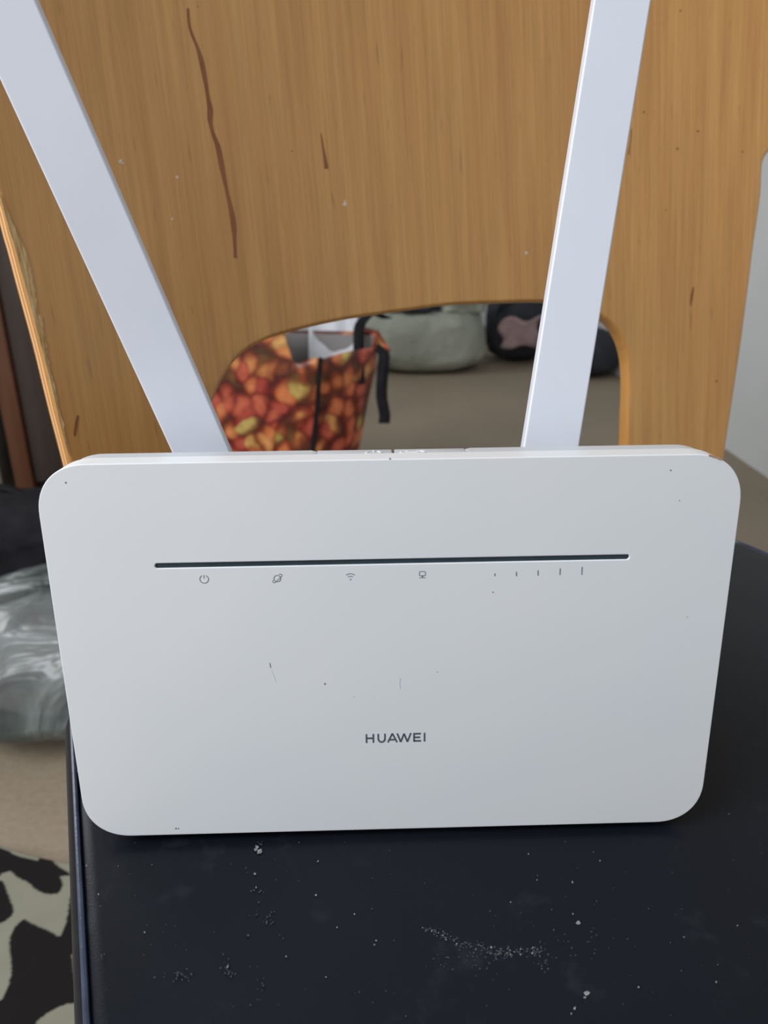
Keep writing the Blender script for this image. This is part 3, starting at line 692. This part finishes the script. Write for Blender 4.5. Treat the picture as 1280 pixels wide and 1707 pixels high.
# navy bag
c = on_z(905, 612, 0)
nav = empty('duffel_bag', (.68, c.y + .20, 0), label='dark navy duffel bag with pinkish patch by right wall beyond chair', cat='bag')
blob('bag_body', (0, 0, 0), (.145, .17), .32, M_NAVY, nav, .12, 2.5, 2.8, 12)
grid_obj('patch', 12, 8, lambda a_, b_: Vector((-.105 + .17 * a_ + .014 * sin(7 * b_), -.174 - .016 * sin(pi * a_), .085 + .12 * b_ + .02 * sin(8 * a_) * (b_ - .4))), M_PINK, nav, .006, label='dusty pink cloth patch')
strap('strap', [(-.12, -.10, .20), (-.09, -.14, .28), (0, -.14, .335), (.09, -.13, .28), (.12, -.1, .2)], .03, Vector((0, 1, 0)), parent=nav)

bun = empty('cloth_bundle', (.895, on_z(1010, 626, 0).y + .02, 0), label='small black cloth bundle on floor against right wall', cat='bundle')
blob('bundle_body', (0, 0, 0), (.125, .12), .19, M_NAVY, bun, .08, 2.5, 2.6, 61)
# ------------------------------------------------------------------ left side: plastic bag, black bag, cabinet, cloth
c = on_z(62, 1266, 0)
pb = empty('plastic_bag', (-.43, c.y + .135, 0), label='crumpled clear plastic carrier bag of parcels on floor left of chair', cat='bag')
blob('bag_film', (0, 0, 0), (.24, .165), .185, M_POLY, pb, .13, 2.6, 2.5, 21, n=72, fold=lambda x_, y_: 1.0 + .12 * x_)
pc = empty('parcel', (-.45, c.y + .15, 0), label='pale wrapped parcel inside the clear plastic bag', cat='parcel')
blob('wrapping', (0, 0, .004), (.15, .10), .125, M_PARCEL, pc, .15, 3, 3, 31)
wp = empty('wrapped_packet', (-.36, c.y + .19, .0), label='small red-brown wrapped packet at top of plastic bag', cat='packet')
blob('packet_body', (0, 0, .180), (.075, .05), .05, M_WRAP, wp, .2, 3, 2.6, 41)
bb = empty('backpack', (-.72, 1.17, 0), label='black soft backpack behind the plastic bag on the floor', cat='bag')
blob('pack_body', (0, 0, 0), (.26, .15), .15, M_NYLON, bb, .12, 2.6, 2.8, 51)
strap('shoulder_strap', [(-.20, -.10, .08), (-.17, -.05, .14), (-.12, .02, .165), (-.02, .05, .165), (.05, .04, .145)], .025, Vector((0, 1, 0)), parent=bb)
# cabinet with reddish posts
cx0 = at_y(46, 800, 1.50).x; CW = 0.44; CDp = .40; CH = 1.0
cab = empty('cabinet', (cx0 + CW / 2, 1.50 + CDp / 2, 0), label='dark brown cabinet with reddish-brown corner posts behind the chair', cat='cabinet')
for sx in (-1, 1):
    for sy in (-1, 1):
        px_ = sx * (CW / 2); py_ = sy * (CDp / 2)
        bm_done('post', box_bm(px_ - .021, px_ + .021, py_ - .021, py_ + .021, 0, CH, .004), M_POST, cab, label='reddish-brown wooden corner post')
for sx in (-1, 1): bm_done('side_panel', box_bm(sx * CW / 2 - .006, sx * CW / 2 + .006, -CDp / 2 + .021, CDp / 2 - .021, .05, CH - .01), M_CAB, cab, smooth=False)
bm_done('back_panel', box_bm(-CW / 2 + .02, CW / 2 - .02, CDp / 2 - .006, CDp / 2 + .004, .05, CH - .01), M_CAB, cab, smooth=False)
bm_done('top', box_bm(-CW / 2 - .03, CW / 2 + .03, -CDp / 2 - .03, CDp / 2 + .03, CH, CH + .022, .003), M_CAB, cab)
bm_done('bottom_shelf', box_bm(-CW / 2 + .02, CW / 2 - .02, -CDp / 2 + .01, CDp / 2 - .01, .05, .07), M_CAB, cab, smooth=False)
for sx in (-1, 1):
    xa, xb = (-CW / 2 + .023, -.001) if sx < 0 else (.001, CW / 2 - .023)
    d_ = bm_done('door', box_bm(xa, xb, -CDp / 2 - .009, -CDp / 2 + .009, .075, CH - .01, .002), M_CAB, cab)
    hx = sx * .025; bm_done('handle', tube_bm([(hx, -CDp / 2 - .009, .55), (hx, -CDp / 2 - .03, .56), (hx, -CDp / 2 - .03, .66), (hx, -CDp / 2 - .009, .67)], .004, 8), M_STEEL, d_)

gb = empty('backdrop_mask_box', (cx0 - .27, 1.66, 0), label='added grey lidded box covering the pale background left of the reddish cabinet post', cat='box')  # added box, darkens the too bright background beside the post
gm = Mat('grey_box_board', rough=0.8, spec=0.2); v = gm.coord(); gm.base(gm.ramp(gm.noise(v, 20, 3), [(0.3, (0.20, 0.19, 0.17)), (0.7, (0.26, 0.245, 0.22))]))
bm_done('box_body', box_bm(-.21, .21, -.16, .16, 0, .36, .006), gm.m, gb)
bm_done('lid', box_bm(-.216, .216, -.166, .166, .345, .40, .006), gm.m, gb)
# cow print cloth heaped on the floor; the print's patches are laid out in cloth coordinates
def inpoly(x, y, P):
    r = False; j = len(P) - 1
    for i in range(len(P)):
        if (P[i][1] > y) != (P[j][1] > y) and x < (P[j][0] - P[i][0]) * (y - P[i][1]) / (P[j][1] - P[i][1]) + P[i][0]: r = not r
        j = i
    return r
CZ = 0.03
def cpx(x, y): q = on_z(x, y, CZ); return (q.x, q.y)
patch_px = [
    [(-60, 1395), (0, 1417), (18, 1425), (34, 1432), (62, 1438), (66, 1432), (72, 1429), (84, 1430), (92, 1441), (104, 1450), (117, 1457), (116, 1461), (100, 1463), (104, 1470), (104, 1480), (98, 1490), (88, 1492), (72, 1490), (58, 1483), (46, 1473), (30, 1466), (18, 1457), (4, 1461), (-10, 1470), (-60, 1470)],
    [(-60, 1470), (0, 1472), (9, 1480), (16, 1498), (23, 1516), (20, 1527), (6, 1538), (-20, 1544), (-60, 1544)],
    [(40, 1533), (48, 1538), (66, 1546), (84, 1554), (97, 1563), (104, 1558), (113, 1530), (120, 1488), (135, 1480), (170, 1500), (170, 1580), (125, 1592), (122, 1606), (124, 1625), (129, 1650), (128, 1672), (108, 1678), (80, 1692), (62, 1707), (50, 1730), (-60, 1740), (-60, 1690), (0, 1668), (8, 1655), (18, 1630), (19, 1612), (17, 1590), (16, 1570), (24, 1548)],
    [(150, 1700), (220, 1640), (260, 1760), (170, 1800)], [(-120, 1560), (-90, 1520), (-70, 1600), (-100, 1680)], [(0, 1790), (60, 1760), (110, 1800), (80, 1860), (10, 1850)]]
patches = [[cpx(*p) for p in smooth_poly(P, 3)] for P in patch_px]
cr = [cpx(-40, 1402), cpx(0, 1404), cpx(40, 1420), cpx(80, 1428), cpx(130, 1436), cpx(200, 1446)]
NX, NY = 260, 260; X0, X1 = -.62, -.20; Y0, Y1 = .08, .47
def edgey(x):
    for i in range(len(cr) - 1):
        if cr[i][0] <= x <= cr[i + 1][0]: t = (x - cr[i][0]) / (cr[i + 1][0] - cr[i][0]); return cr[i][1] * (1 - t) + cr[i + 1][1] * t
    return cr[0][1] if x < cr[0][0] else cr[-1][1]
bm = bmesh.new(); G = []
for i in range(NX + 1):
    x_ = X0 + (X1 - X0) * i / NX; ye = edgey(x_); col_ = []
    for j in range(NY + 1):
        t = j / NY; y_ = Y0 + (ye - Y0) * t
        hgt_ = CZ * min(1, (1 - t) * 60) ** .5 if t > .9 else CZ
        ex = min(1, min(i, NX - i) / 10) * min(1, j / 10)
        z_ = (hgt_ + .006 * noise.noise(Vector((x_ * 9, y_ * 9, 2)))) * max(.03, ex) * (1 if t < 1 else .05)
        col_.append(bm.verts.new((x_, y_, max(.001, z_))))
    G.append(col_)
for i in range(NX):
    for j in range(NY): bm.faces.new((G[i][j], G[i + 1][j], G[i + 1][j + 1], G[i][j + 1]))
me = bpy.data.meshes.new('cow_print_cloth'); bm.to_mesh(me); bm.free()
ca = me.color_attributes.new('print', 'FLOAT_COLOR', 'POINT')
boxes = [(min(p[0] for p in P), max(p[0] for p in P), min(p[1] for p in P), max(p[1] for p in P), P) for P in patches]
vals = []
for v_ in me.vertices:
    x_, y_ = v_.co.x, v_.co.y; bl_ = any(a_ <= x_ <= b_ and c_ <= y_ <= d_ and inpoly(x_, y_, P) for a_, b_, c_, d_, P in boxes)
    vals += [.010, .008, .008, 1] if bl_ else [.235, .23, .18, 1]
ca.data.foreach_set('color', vals)
cow = link('blanket', me, M_COW, None, angle=70, label='black and cream cow-print blanket on the floor beside the chair', cat='blanket')
s_ = cow.modifiers.new('thickness', 'SOLIDIFY'); s_.thickness = .001; s_.offset = 1
